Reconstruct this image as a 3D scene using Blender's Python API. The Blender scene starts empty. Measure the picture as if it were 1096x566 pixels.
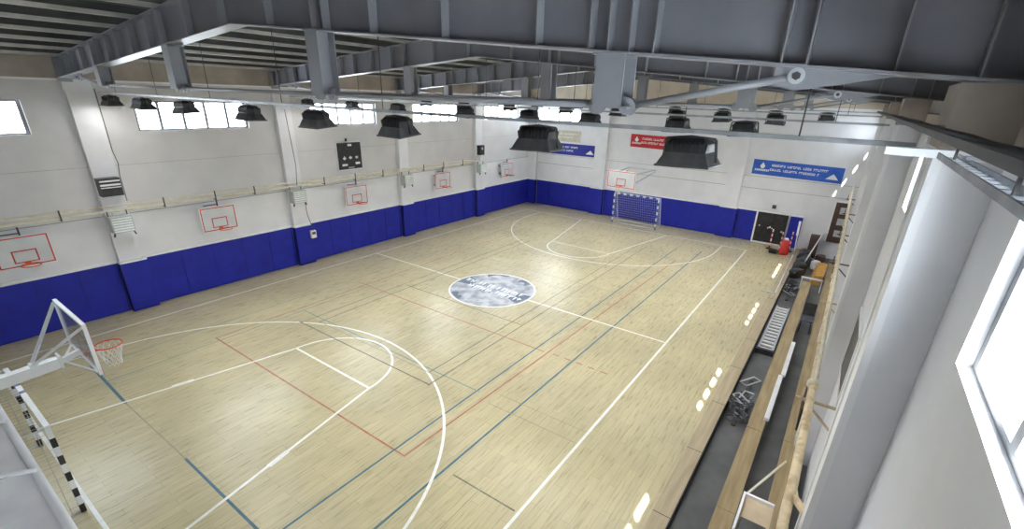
import bpy, math, random
from mathutils import Vector, Matrix
random.seed(7)
PI = math.pi
scene = bpy.context.scene
COL = scene.collection

# ------------------------------------------------------------------ camera
IW, IH = 1096.0, 566.0
C = Vector((-14.4597, -11.3903, 7.675))
yaw, pit, rol, F = .5966, -.3904, .0336, 495.35
CX, CY = 559.49, 307.68
f = Vector((math.cos(yaw)*math.cos(pit), math.sin(yaw)*math.cos(pit), math.sin(pit)))
r = f.cross(Vector((0, 0, 1))).normalized()
u = r.cross(f)
r, u = math.cos(rol)*r+math.sin(rol)*u, -math.sin(rol)*r+math.cos(rol)*u
cam = bpy.data.cameras.new('camera')
cam.sensor_fit = 'HORIZONTAL'
cam.sensor_width = 36.0
cam.lens = F/IW*36.0
cam.shift_x = -(CX-IW/2)/IW
cam.shift_y = (CY-IH/2)/IW
cam.clip_start = .02
cam_o = bpy.data.objects.new('camera', cam)
COL.objects.link(cam_o)
M = Matrix((r, u, -f)).transposed().to_4x4()
M.translation = C
cam_o.matrix_world = M
scene.camera = cam_o

# ------------------------------------------------------------------ light
SUN_E, WORLD_E, LAMP_E, SKY_COL = 9.0, 4.6, 6.0, (.90, .95, 1.0)
LAMP_W = 6.0
scene.view_settings.view_transform = 'Standard'
scene.view_settings.look = 'None'
scene.view_settings.gamma = 1
scene.view_settings.use_curve_mapping = False
scene.view_settings.exposure = 2.75
w = bpy.data.worlds.new('sky')
scene.world = w
w.use_nodes = True
bg = w.node_tree.nodes['Background']
bg.inputs[0].default_value = (*SKY_COL, 1)
bg.inputs[1].default_value = WORLD_E
sun = bpy.data.lights.new('sun', 'SUN')
sun.energy = SUN_E
sun.angle = .009
sun.color = (1, .96, .88)
sun_o = bpy.data.objects.new('sun', sun)
COL.objects.link(sun_o)
sun_o.location = (-20, -30, 40)
sd = Vector((4.1, 2.85, -6.65)).normalized()
sun_o.rotation_euler = sd.to_track_quat('-Z', 'Y').to_euler()

# ------------------------------------------------------------------ materials
def mat(name, col, rough=.6, metal=0., spec=.5, emit=None, es=0., alpha=None):
    m = bpy.data.materials.new(name)
    m.use_nodes = True
    b = m.node_tree.nodes['Principled BSDF']
    b.inputs['Base Color'].default_value = (*col, 1)
    b.inputs['Roughness'].default_value = rough
    b.inputs['Metallic'].default_value = metal
    b.inputs['Specular IOR Level'].default_value = spec
    if emit:
        b.inputs['Emission Color'].default_value = (*emit, 1)
        b.inputs['Emission Strength'].default_value = es
    return m

def mottled(name, c1, c2, scale=3., rough=.6, detail=4., metal=0., bump=0., stretch=(1, 1, 1), lo=.35, hi=.65):
    m = mat(name, c1, rough, metal)
    nt = m.node_tree
    b = nt.nodes['Principled BSDF']
    tc = nt.nodes.new('ShaderNodeTexCoord')
    mp = nt.nodes.new('ShaderNodeMapping')
    mp.inputs['Scale'].default_value = stretch
    n = nt.nodes.new('ShaderNodeTexNoise')
    n.inputs['Scale'].default_value = scale
    n.inputs['Detail'].default_value = detail
    cr = nt.nodes.new('ShaderNodeValToRGB')
    cr.color_ramp.elements[0].color = (*c1, 1)
    cr.color_ramp.elements[1].color = (*c2, 1)
    cr.color_ramp.elements[0].position = lo
    cr.color_ramp.elements[1].position = hi
    L = nt.links.new
    L(tc.outputs['Object'], mp.inputs[0]); L(mp.outputs[0], n.inputs['Vector'])
    L(n.outputs['Fac'], cr.inputs[0]); L(cr.outputs[0], b.inputs['Base Color'])
    if bump:
        bp = nt.nodes.new('ShaderNodeBump')
        bp.inputs['Strength'].default_value = bump
        L(n.outputs['Fac'], bp.inputs['Height']); L(bp.outputs[0], b.inputs['Normal'])
    return m

def floor_material():
    m = mat('vinyl wood court', (.5, .45, .33), .33)
    nt = m.node_tree; L = nt.links.new
    b = nt.nodes['Principled BSDF']
    tc = nt.nodes.new('ShaderNodeTexCoord')
    br = nt.nodes.new('ShaderNodeTexBrick')
    br.inputs['Scale'].default_value = 1.0
    br.inputs['Brick Width'].default_value = 1.4
    br.inputs['Row Height'].default_value = .19
    br.inputs['Mortar Size'].default_value = .006
    br.inputs['Color1'].default_value = (.50, .44, .262, 1)
    br.inputs['Color2'].default_value = (.455, .395, .235, 1)
    br.inputs['Mortar'].default_value = (.37, .32, .21, 1)
    mp = nt.nodes.new('ShaderNodeMapping')
    mp.inputs['Scale'].default_value = (.9, 9, 1)
    n = nt.nodes.new('ShaderNodeTexNoise')
    n.inputs['Scale'].default_value = 2.2; n.inputs['Detail'].default_value = 6
    n2 = nt.nodes.new('ShaderNodeTexNoise')
    n2.inputs['Scale'].default_value = .35; n2.inputs['Detail'].default_value = 3
    L(tc.outputs['Object'], br.inputs['Vector']); L(tc.outputs['Object'], mp.inputs[0])
    L(mp.outputs[0], n.inputs['Vector']); L(tc.outputs['Object'], n2.inputs['Vector'])
    mx = nt.nodes.new('ShaderNodeMixRGB'); mx.blend_type = 'OVERLAY'; mx.inputs[0].default_value = .2
    L(br.outputs['Color'], mx.inputs[1]); L(n.outputs['Fac'], mx.inputs[2])
    mx2 = nt.nodes.new('ShaderNodeMixRGB'); mx2.blend_type = 'OVERLAY'; mx2.inputs[0].default_value = .35
    L(mx.outputs[0], mx2.inputs[1]); L(n2.outputs['Fac'], mx2.inputs[2])
    L(mx2.outputs[0], b.inputs['Base Color'])
    mr = nt.nodes.new('ShaderNodeMapRange')
    mr.inputs['To Min'].default_value = .22; mr.inputs['To Max'].default_value = .36
    L(n.outputs['Fac'], mr.inputs['Value']); L(mr.outputs[0], b.inputs['Roughness'])
    return m

def glass_material():
    m = bpy.data.materials.new('clear window glass')
    m.use_nodes = True
    nt = m.node_tree; nt.nodes.clear()
    o = nt.nodes.new('ShaderNodeOutputMaterial')
    t = nt.nodes.new('ShaderNodeBsdfTransparent'); t.inputs[0].default_value = (.93, .96, .97, 1)
    g = nt.nodes.new('ShaderNodeBsdfGlossy'); g.inputs['Roughness'].default_value = .05
    mx = nt.nodes.new('ShaderNodeMixShader'); mx.inputs[0].default_value = .06
    nt.links.new(t.outputs[0], mx.inputs[1]); nt.links.new(g.outputs[0], mx.inputs[2]); nt.links.new(mx.outputs[0], o.inputs[0])
    return m

def board_glass(name):
    m = bpy.data.materials.new(name)
    m.use_nodes = True
    nt = m.node_tree; nt.nodes.clear()
    o = nt.nodes.new('ShaderNodeOutputMaterial')
    t = nt.nodes.new('ShaderNodeBsdfTransparent'); t.inputs[0].default_value = (.8, .82, .85, 1)
    g = nt.nodes.new('ShaderNodeBsdfPrincipled'); g.inputs['Roughness'].default_value = .12
    g.inputs['Base Color'].default_value = (.62, .64, .68, 1)
    mx = nt.nodes.new('ShaderNodeMixShader'); mx.inputs[0].default_value = .3
    nt.links.new(t.outputs[0], mx.inputs[1]); nt.links.new(g.outputs[0], mx.inputs[2]); nt.links.new(mx.outputs[0], o.inputs[0])
    return m

MFLOOR = floor_material()
MLINE_W = mottled('white court paint', (.86, .87, .86), (.74, .75, .73), 6, .35)
MLINE_R = mottled('brick red court tape', (.33, .10, .055), (.42, .17, .10), 3, .4)
MLINE_B = mottled('blue court tape', (.035, .11, .17), (.07, .16, .22), 3, .4)
MLINE_T = mottled('teal court tape', (.13, .24, .24), (.20, .30, .29), 3, .4)
MLINE_K = mottled('dark court tape', (.10, .10, .07), (.20, .19, .14), 3, .4)
MLINE_N = mottled('worn tan court tape', (.30, .25, .16), (.36, .31, .21), 3, .4)
MDISC = mottled('marbled grey logo vinyl', (.52, .53, .56), (.24, .26, .33), 2.2, .35, 6, lo=.42, hi=.62)
MDISC_D = mottled('dark blue logo vinyl', (.05, .09, .14), (.13, .16, .22), 4, .35)
MDISC_L = mat('pale lettering vinyl', (.80, .86, .88), .35)
MWALL = mottled('white painted wall', (.80, .80, .825), (.74, .74, .77), 1.1, .55, 5)
MWALLHI = mottled('bare taupe plaster', (.46, .40, .35), (.36, .31, .27), 1.6, .7, 5)
MWALLUP = mottled('grey white wall panel', (.69, .675, .68), (.63, .62, .63), 1.1, .55, 5)
MWALLFAR_LIT = mottled('beige gable panel toned as lit', (.70, .61, .49), (.60, .52, .42), 1.3, .6, 5)  # gable beige, lightened in its colour for the light falling there
MFRAME = mat('grey window frame', (.22, .23, .25), .5)
MGROOVE = mat('grey joint', (.35, .35, .36), .7)
MPAD = mottled('royal blue vinyl padding', (.007, .016, .36), (.005, .012, .29), 2, .6)
MSEAM = mat('dark blue seam', (.006, .008, .12), .6)
MTRIMW = mat('white strip', (.85, .85, .86), .4)
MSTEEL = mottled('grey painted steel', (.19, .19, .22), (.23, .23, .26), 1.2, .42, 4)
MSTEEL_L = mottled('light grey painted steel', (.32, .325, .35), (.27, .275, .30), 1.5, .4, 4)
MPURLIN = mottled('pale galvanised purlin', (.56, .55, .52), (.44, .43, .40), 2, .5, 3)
MDECK_SHADE = mottled('dark roof sheet and purlin shade', (.07, .07, .065), (.10, .10, .09), 1.5, .6, 3)
MBLACK = mottled('black powder coat', (.012, .012, .014), (.03, .03, .032), 6, .4)
MDARK = mottled('dark grey metal', (.05, .05, .055), (.09, .09, .09), 6, .5)
MLED = mat('lit lamp diode', (1, 1, 1), .4, emit=(1, .98, .94), es=LAMP_E)
MALU = mottled('pale aluminium', (.62, .64, .66), (.50, .52, .55), 4, .35, metal=.3)
MGALV = mottled('zinc cable tray', (.45, .47, .50), (.30, .32, .35), 5, .4, metal=.4)
MPIPE = mottled('cream painted pipe', (.78, .75, .62), (.68, .62, .46), 5, .45)
MPIPE_B = mottled('stained cream lagging', (.70, .58, .38), (.40, .28, .15), 7, .6, lo=.45, hi=.75)
MHEAT = mottled('pale green grey heater', (.55, .62, .58), (.40, .47, .43), 5, .5)
MORANGE = mat('orange red paint', (.72, .10, .03), .4)
MREDL = mat('red board line', (.55, .045, .03), .45)
MBOARD = mottled('pale board', (.66, .68, .70), (.60, .62, .64), 2, .4)
MBGLASS = board_glass('smoky backboard glass')
MGLASS = glass_material()
MWHITE = mottled('white gloss paint', (.84, .85, .87), (.78, .79, .81), 3, .35)
MNET = mat('white net cord', (.78, .78, .76), .7)
MNETD = mat('grey net cord', (.42, .42, .38), .8)
MBLUEST = mat('blue stripe', (.05, .14, .35), .45)
MBANB = mottled('blue banner cloth', (.02, .10, .52), (.03, .13, .60), 3, .6)
MBANN = mottled('navy banner cloth', (.02, .03, .30), (.03, .04, .36), 3, .6)
MBANR = mottled('red banner cloth', (.52, .02, .03), (.60, .03, .04), 3, .6)
MBANC = mottled('cream banner cloth', (.66, .62, .50), (.55, .50, .38), 5, .6)
MPRINT = mat('white print', (.86, .86, .86), .6)
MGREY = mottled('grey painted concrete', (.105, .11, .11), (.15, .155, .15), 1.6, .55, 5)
MPLANK = mottled('tan vinyl edging', (.46, .38, .25), (.36, .29, .18), 2, .45, 5, stretch=(.4, 5, 1))
MWOOD = mottled('tan bench wood', (.40, .31, .17), (.30, .22, .11), 2, .5, 5, stretch=(.5, 6, 1))
MBLACKE = mat('black riser rubber', (.015, .012, .012), .7)
MCLOTH = mottled('white tarpaulin', (.88, .88, .90), (.76, .74, .78), 1.5, .55, 4)
MRED = mat('red vinyl', (.60, .03, .025), .5)
MORYEL = mottled('ochre foam', (.62, .33, .07), (.50, .24, .05), 4, .6)
MBROWN = mottled('dark brown wood', (.06, .035, .03), (.09, .05, .04), 4, .6)
MFAB = mottled('dark blue grey cloth', (.04, .05, .065), (.08, .09, .11), 8, .8)
MBEIGE = mottled('beige heater casing', (.62, .50, .34), (.50, .40, .27), 4, .6)

# ------------------------------------------------------------------ mesh builder
class MB:
    def __init__(s):
        s.v = []; s.f = []; s.m = []; s.sm = []
    def face(s, pts, mi=0, smooth=False):
        n = len(s.v); s.v += [Vector(p) for p in pts]
        s.f.append(list(range(n, n+len(pts)))); s.m.append(mi); s.sm.append(smooth)
        return s
    def box(s, x0, x1, y0, y1, z0, z1, mi=0):
        x0, x1 = sorted((x0, x1)); y0, y1 = sorted((y0, y1)); z0, z1 = sorted((z0, z1))
        n = len(s.v)
        s.v += [Vector(p) for p in ((x0,y0,z0),(x1,y0,z0),(x1,y1,z0),(x0,y1,z0),(x0,y0,z1),(x1,y0,z1),(x1,y1,z1),(x0,y1,z1))]
        for q in ((0,3,2,1),(4,5,6,7),(0,1,5,4),(1,2,6,5),(2,3,7,6),(3,0,4,7)):
            s.f.append([n+i for i in q]); s.m.append(mi); s.sm.append(False)
        return s
    def hexa(s, bot, top, mi=0):
        n = len(s.v); s.v += [Vector(p) for p in list(bot)+list(top)]
        k = len(bot)
        s.f.append([n+i for i in range(k)][::-1]); s.m.append(mi); s.sm.append(False)
        s.f.append([n+k+i for i in range(k)]); s.m.append(mi); s.sm.append(False)
        for i in range(k):
            j = (i+1) % k
            s.f.append([n+i, n+j, n+k+j, n+k+i]); s.m.append(mi); s.sm.append(False)
        return s
    def bar(s, a, b, wd, hd=None, mi=0, up=(0, 0, 1)):
        a = Vector(a); b = Vector(b); hd = hd or wd
        d = (b-a).normalized(); upv = Vector(up)
        if abs(d.dot(upv)) > .98: upv = Vector((1, 0, 0))
        x = d.cross(upv).normalized()*wd/2; y = x.cross(d).normalized()*hd/2
        return s.hexa([a-x-y, a+x-y, a+x+y, a-x+y], [b-x-y, b+x-y, b+x+y, b-x+y], mi)
    def tube(s, pts, rad, n=10, mi=0, closed=False):
        pts = [Vector(p) for p in pts]
        rings = []
        N = len(pts); prev = None
        for i, p in enumerate(pts):
            if closed: d = pts[(i+1) % N]-pts[i-1]
            else: d = pts[min(i+1, N-1)]-pts[max(i-1, 0)]
            d.normalize()
            if prev is None:
                a = Vector((0, 0, 1)) if abs(d.z) < .9 else Vector((1, 0, 0))
            else: a = prev
            x = (a-d*a.dot(d)).normalized(); prev = x
            y = d.cross(x)
            rr = rad[i] if isinstance(rad, (list, tuple)) else rad
            base = len(s.v)
            s.v += [p+x*rr*math.cos(2*PI*k/n)+y*rr*math.sin(2*PI*k/n) for k in range(n)]
            rings.append(base)
        M_ = N if closed else N-1
        for i in range(M_):
            A = rings[i]; B = rings[(i+1) % N]
            for k in range(n):
                j = (k+1) % n
                s.f.append([A+k, A+j, B+j, B+k]); s.m.append(mi); s.sm.append(True)
        if not closed:
            s.f.append([rings[0]+k for k in range(n)][::-1]); s.m.append(mi); s.sm.append(False)
            s.f.append([rings[-1]+k for k in range(n)]); s.m.append(mi); s.sm.append(False)
        return s
    def prism_x(s, poly, x0, x1, mi=0):     # poly in (y,z)
        return s.hexa([(x0, y, z) for y, z in poly], [(x1, y, z) for y, z in poly], mi)
    def build(s, name, mats, parent=None):
        me = bpy.data.meshes.new(name)
        if not isinstance(mats, (list, tuple)): mats = [mats]
        off = Vector((0, 0, 0))
        if parent is not None:
            p = parent
            while p is not None:
                off += p.location; p = p.parent
        me.from_pydata([v-off for v in s.v], [], s.f)
        for m_ in mats: me.materials.append(m_)
        for p, mi, sm in zip(me.polygons, s.m, s.sm):
            p.material_index = mi; p.use_smooth = sm
        me.update()
        import bmesh
        bm = bmesh.new(); bm.from_mesh(me)
        bmesh.ops.recalc_face_normals(bm, faces=bm.faces)
        bm.to_mesh(me); bm.free()
        o = bpy.data.objects.new(name, me)
        COL.objects.link(o)
        if parent is not None: o.parent = parent
        return o

def tag(o, label=None, cat=None, group=None, kind=None):
    if label: o['label'] = label
    if cat: o['category'] = cat
    if group: o['group'] = group
    if kind: o['kind'] = kind
    return o
def empty(name, loc, label, cat, group=None):
    o = bpy.data.objects.new(name, None); COL.objects.link(o)
    o.empty_display_size = .1
    o.location = loc
    return tag(o, label, cat, group)
def struct(o): return tag(o, kind='structure')
def copy_tree(o, loc, label=None, rotz=None):
    kids = [c for c in COL.objects if c.parent == o]
    c = o.copy(); COL.objects.link(c)
    c.location = loc
    if rotz is not None: c.rotation_euler = (0, 0, rotz)
    if label: c['label'] = label
    for k in kids: _copy_child(k, c)
    return c
def _copy_child(k, parent):
    kids = [c for c in COL.objects if c.parent == k]
    d = k.copy(); COL.objects.link(d); d.parent = parent
    for q in kids: _copy_child(q, d)

# ------------------------------------------------------------------ floor and its markings
XB, XF, YL, YR = -16.4, 16.0, 9.05, -12.25
L_, W_ = 13.63, 7.61
fl = MB()
YE = -10.12
fl.box(XB, XF+.3, YE, YL+.3, -.30, 0, 0)
FM = [MFLOOR, MLINE_W, MLINE_R, MLINE_B, MLINE_T, MLINE_K, MLINE_N, MDISC, MDISC_D, MDISC_L]
layer = [0]
def seg(a, b, wd, mi, z=None):
    a = Vector((*a, 0)); b = Vector((*b, 0)); d = (b-a).normalized(); n = Vector((-d.y, d.x, 0))*wd/2; d = d*wd/2
    zz = Vector((0, 0, z if z else .0015+mi*.00035))
    fl.face([a-d-n+zz, b+d-n+zz, b+d+n+zz, a-d+n+zz], mi)
def arc(cx, cy, rad, a0, a1, wd, mi, n=64, z=.0032):
    for i in range(n):
        t0 = a0+(a1-a0)*i/n; t1 = a0+(a1-a0)*(i+1)/n
        p = lambda q, t: (cx+q*math.cos(t), cy+q*math.sin(t), z)
        fl.face([p(rad-wd/2, t0), p(rad+wd/2, t0), p(rad+wd/2, t1), p(rad-wd/2, t1)], mi)
WL = .07
for s in (-1, 1):
    seg((s*L_, W_), (s*L_, -W_), WL, 1, .003)
    seg((-L_, s*W_), (L_, s*W_), WL, 1, .003)
    seg((s*L_, 3.0), (s*(L_-5.8), 1.8), WL, 1, .003)
    seg((s*L_, -3.0), (s*(L_-5.8), -1.8), WL, 1, .003)
    seg((s*(L_-5.8), 1.8), (s*(L_-5.8), -1.8), WL, 1, .003)
    xc = s*(L_-5.8)
    if s < 0: arc(xc, 0, 1.8, -PI/2, PI/2, WL, 1)
    else: arc(xc, 0, 1.8, PI/2, 3*PI/2, WL, 1)
    xr = s*(L_-1.575); R3 = 6.3
    seg((s*L_, R3), (xr, R3), WL, 1, .003); seg((s*L_, -R3), (xr, -R3), WL, 1, .003)
    if s < 0: arc(xr, 0, R3, -PI/2, PI/2, WL, 1, 96)
    else: arc(xr, 0, R3, PI/2, 3*PI/2, WL, 1, 96)
seg((0, W_), (0, -W_), WL, 1, .003)
arc(0, 0, 1.83, 0, 2*PI, WL, 1, 96, .0036)
fl.face([(1.8*math.cos(2*PI*i/72), 1.8*math.sin(2*PI*i/72), .0042) for i in range(72)], 7)
# dark shards and broken lettering across the disc
rnd = random.Random(3)
for a0, a1, q0, q1 in ((1.25, 1.75, 1.0, 1.75), (-1.9, -1.35, 1.15, 1.75), (2.4, 2.9, 1.4, 1.76), (.2, .8, 1.5, 1.76), (-.6, -.2, 1.45, 1.76)):
    P = []
    for k in range(9):
        t = a0+(a1-a0)*k/8; P.append((q1*math.cos(t), q1*math.sin(t), .0046))
    for k in range(5):
        t = a1+(a0-a1)*k/4; q = q0+rnd.uniform(-.12, .25); P.append((q*math.cos(t), q*math.sin(t), .0046))
    fl.face(P, 8)
for row, (xo, hh, y0, y1) in enumerate(((.22, .30, -1.45, 1.6), (-.22, .26, -1.5, 1.1))):
    y = y1
    while y > y0:
        wdt = rnd.uniform(.06, .15)
        xs = xo+rnd.uniform(-.05, .05)
        if rnd.random() < .85:
            fl.face([(xs-hh/2, y, .005), (xs+hh/2, y+.04, .005), (xs+hh/2, y-.04, .005), (xs-hh/2, y-.05, .005)], 9)
            if rnd.random() < .6: fl.face([(xs+hh/2-.05, y, .0052), (xs+hh/2, y, .0052), (xs+hh/2, y-wdt, .0052), (xs+hh/2-.05, y-wdt, .0052)], 9)
            if rnd.random() < .5: fl.face([(xs-.02, y, .0052), (xs+.04, y, .0052), (xs+.04, y-wdt, .0052), (xs-.02, y-wdt, .0052)], 9)
        if rnd.random() < .3: fl.face([(xs-.2, y-.05, .0049), (xs+.15, y-.02, .0049), (xs+.1, y-.12, .0049), (xs-.2, y-.13, .0049)], 8)
        y -= wdt+.05
# other sports: red tape
seg((-9.05, 4.5), (-9.05, -4.6), .045, 2); seg((-9.05, 4.45), (9.0, 4.6), .04, 2); seg((-9.05, -4.6), (9.2, -5.0), .05, 2)
seg((-3.05, 5.0), (-3.1, -4.6), .045, 2); seg((3.0, 4.6), (3.0, -4.7), .035, 6); seg((9.1, 4.6), (9.1, -4.9), .035, 6)
for k in range(5): seg((-3.05, -4.95-k*.42), (-3.05, -5.12-k*.42), .05, 2)
for k in range(4): seg((3.05, -5.2-k*.42), (3.05, -5.36-k*.42), .045, 6)
# blue and teal tape
seg((-12.0, 5.45), (-12.05, 2.6), .07, 3); seg((-12.05, 2.6), (-12.0, -.8), .03, 6); seg((-12.0, -.8), (-12.0, -5.6), .055, 3)
seg((-12.0, 5.4), (12, 5.5), .035, 4); seg((-12.0, 4.15), (-2.8, 4.25), .035, 4); seg((-2.8, 4.25), (10, 4.3), .03, 4)
seg((-12.0, -4.25), (11.5, -4.35), .05, 3); seg((-12.0, -5.62), (11.6, -5.66), .055, 3)
seg((-6.1, -4.35), (-6.1, 4.2), .04, 4)
# dark tape (volleyball / badminton remnants)
seg((-6.72, 3.45), (-6.70, -3.0), .045, 5); seg((-6.72, -3.0), (-.2, -2.96), .045, 5); seg((-6.25, -2.55), (-.2, -2.5), .04, 5)
seg((-.2, -2.96), (10.5, -2.9), .035, 5); seg((-.2, -2.5), (10.5, -2.4), .03, 5)
seg((-6.72, 3.35), (7, 3.3), .04, 5); seg((-6.3, 2.9), (7, 2.85), .04, 5); seg((-6.3, 3.35), (-6.25, -3.0), .025, 6)
seg((-1.98, 3.2), (-2.0, -2.95), .04, 5); seg((2.0, 3.2), (2.0, -2.95), .025, 6); seg((-6.1, 0), (-2.0, 0), .025, 6)
seg((-5.85, -4.9), (-5.8, -7.55), .025, 6); seg((-6.35, -4.9), (-6.3, -7.5), .025, 6)
seg((-8.8, -5.9), (-8.78, -7.5), .035, 5); seg((-8.7, -6.6), (-12, -6.65), .02, 6); seg((-5.5, -6.5), (-1, -6.5), .02, 6)
# white worn patches on the key line
seg((-10.6, 2.40), (-10.98, 2.48), .13, 1, .0031); seg((-10.6, -2.38), (-10.97, -2.46), .13, 1, .0031); seg((-12.9, -2.8), (-13.1, -2.85), .14, 1, .0031)
struct(fl.build('floor', FM))

# edging plank, riser, lower aisle
e = MB()
e.box(XB, XF, YE-.0, -9.76, .0, .012, 0)
e.box(XB, XF, YE-.02, YE+.0, -.26, .012, 1)
for k in range(14): e.box(-14+k*2.3, -13.985+k*2.3, YE, -9.76, .012, .0135, 1)
struct(e.build('trim_1', [MPLANK, MBLACKE]))
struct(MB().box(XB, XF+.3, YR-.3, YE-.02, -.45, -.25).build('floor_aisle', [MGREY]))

# ------------------------------------------------------------------ walls with window openings
WZ0, WZ1 = 6.17, 7.14
LW = [(-14.6, -10.9), (-8.22, -4.5), (-1.75, 1.85), (4.35, 8.05), (10.6, 14.4)]
RW = [(-14.7, -10.7), (-7.4, -4.5), (-1.0, 1.9), (5.4, 8.3), (13.7, 15.5)]
ZS = 7.75
ZT = 8.35
COLS = (-9.52, -3.0, 3.5, 9.9)
def side_wall(name, yin, yout, wins, zsplit, prot, zt):
    m = MB(); x = XB
    s = 1 if yout > yin else -1
    up = 2 if s > 0 else 0
    for a, b in wins:
        m.box(x, a, yin, yout, -.5, 3.47, 0); m.box(x, a, yin, yout, 3.47, zsplit, up)
        m.box(a, b, yin, yout, -.5, 3.47, 0); m.box(a, b, yin, yout, 3.47, WZ0, up)
        m.box(a, b, yin, yout, WZ1, zsplit, up)
        x = b
    m.box(x, XF+.3, yin, yout, -.5, 3.47, 0); m.box(x, XF+.3, yin, yout, 3.47, zsplit, up)
    if s > 0: m.box(XB, XF+.3, yin, yout, zsplit, zt, 1)
    else:
        m.box(XB, XF+.3, yin, yout, zsplit, 7.62, 1)
        m.box(XB, XF+.3, yout-.05, yout-.17, 7.5, zt, 1); m.box(XB, XF+.3, yout, yout-.05, 7.5, 7.62, 1)
    for cx, c0, c1 in prot:
        m.box(cx-.0, cx+.0+.66, yin, yin-s*c0, -.5, zsplit, 0)
        m.box(cx-.0, cx+.66, yin, yin-s*c0, zsplit, c1, 1)
    return struct(m.build(name, [MWALL, MWALLHI, MWALLUP]))
side_wall('wall_left', YL, YL+.3, LW, ZS, [(-9.86, .22, 7.8), (-3.42, .22, 7.8), (2.98, .22, 7.8), (9.38, .22, 7.8)], 8.7)
side_wall('wall_right', YR, YR-.3, RW, 7.42, [(-9.9, .38, 7.86), (-3.4, .38, 7.86), (3.1, .38, 7.86), (9.6, .38, 7.86)], 8.75)
# far wall, one window
fw = MB()
fw.box(XF, XF+.3, YR-.3, 4.9, -.5, 7.6, 0); fw.box(XF, XF+.3, 8.5, YL+.3, -.5, 7.6, 0)
fw.box(XF, XF+.3, 4.9, 8.5, -.5, 6.05, 0); fw.box(XF, XF+.3, 4.9, 8.5, 7.05, 7.6, 0)
fw.box(XF, XF+.3, YR-1.7, YL+.3, 7.6, 9.9, 1)
fw.box(XF-.22, XF, 2.62, 3.5, -.01, 7.6, 0); fw.box(XF-.22, XF, -6.27, -5.38, -.01, 7.6, 0); fw.box(XF-.22, XF, 8.3, YL, -.01, 7.6, 0)
struct(fw.build('wall_far', [MWALL, MWALLFAR_LIT]))
struct(MB().box(XB-.3, XB, YR-1.7, YL+.3, -.5, 9.9).build('wall_back', [MWALL]))
# roof deck, two slopes, corrugated
YRG, ZRG = -2.0, 9.72
rf = MB()
def roofz(y): return ZRG-.1*abs(y-YRG)
for y0, y1 in ((YR-.5, YRG), (YRG, YL+.5)):
    rf.hexa([(XB-.5, y0, roofz(y0)), (XF+.5, y0, roofz(y0)), (XF+.5, y1, roofz(y1)), (XB-.5, y1, roofz(y1))],
            [(XB-.5, y0, roofz(y0)+.15), (XF+.5, y0, roofz(y0)+.15), (XF+.5, y1, roofz(y1)+.15), (XB-.5, y1, roofz(y1)+.15)], 0)
x = XB
while x < XF:
    for y0, y1 in ((YR-.45, YRG), (YRG, YL+.4)):
        rf.hexa([(x, y0, roofz(y0)-.035), (x+.1, y0, roofz(y0)-.035), (x+.1, y1, roofz(y1)-.035), (x, y1, roofz(y1)-.035)],
                [(x-.03, y0, roofz(y0)+.01), (x+.13, y0, roofz(y0)+.01), (x+.13, y1, roofz(y1)+.01), (x-.03, y1, roofz(y1)+.01)], 0)
    x += .33
struct(rf.build('ceiling', [MDECK_SHADE]))
# trims: strip between white wall and taupe band, horizontal joints, strip above padding
t = MB()
t.box(XB, XF, YL-.03, YL, ZS-.05, ZS+.01, 0); t.box(XB, XF, YL-.012, YL, 3.46, 3.485, 1); t.box(XB, XF, YL-.012, YL, 5.1, 5.11, 1)
struct(t.build('trim_2', [MTRIMW, MGROOVE]))
t = MB()
for y0, y1 in ((YR, -6.28), (-5.37, 2.61), (3.51, 8.29)):
    t.box(XF-.012, XF, y0, y1, 3.80, 3.82, 1); t.box(XF-.012, XF, y0, y1, 3.12, 3.145, 1); t.box(XF-.03, XF, y0, y1, 7.58, 7.64, 0)
struct(t.build('trim_3', [MTRIMW, MGROOVE]))

def window(n, fixed, axis, a, b, z0, z1, npan, thick_dir, cuts=None):
    fr = MB(); gl = MB()
    def bx(m, u0, u1, zz0, zz1, d0, d1, mi=0):
        if axis == 'x': m.box(u0, u1, fixed+thick_dir*d0, fixed+thick_dir*d1, zz0, zz1, mi)
        else: m.box(fixed+thick_dir*d0, fixed+thick_dir*d1, u0, u1, zz0, zz1, mi)
    bx(fr, a, b, z0, z0+.05, .08, .20); bx(fr, a, b, z1-.05, z1, .08, .20)
    cuts = cuts or [a+(b-a)*i/npan for i in range(npan+1)]
    for i, c in enumerate(cuts):
        wv = .09
        c0 = min(max(c-wv/2, a), b-wv)
        bx(fr, c0, c0+wv, z0+.05, z1-.05, .08, .20)
    root = struct(fr.build('window_%d' % n, [MFRAME]))
    for i in range(len(cuts)-1):
        g = MB(); bx(g, cuts[i]+.046, cuts[i+1]-.046, z0+.05, z1-.05, .135, .141)
        g.build('pane', [MGLASS], root)
    return root
n = 1
for a, b in LW: window(n, YL, 'x', a, b, WZ0, WZ1, 5, 1); n += 1
for a, b in RW: window(n, YR, 'x', a, b, WZ0, WZ1, 4, -1); n += 1
window(n, XF, 'y', 4.9, 8.5, 6.05, 7.05, 4, 1)

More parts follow.
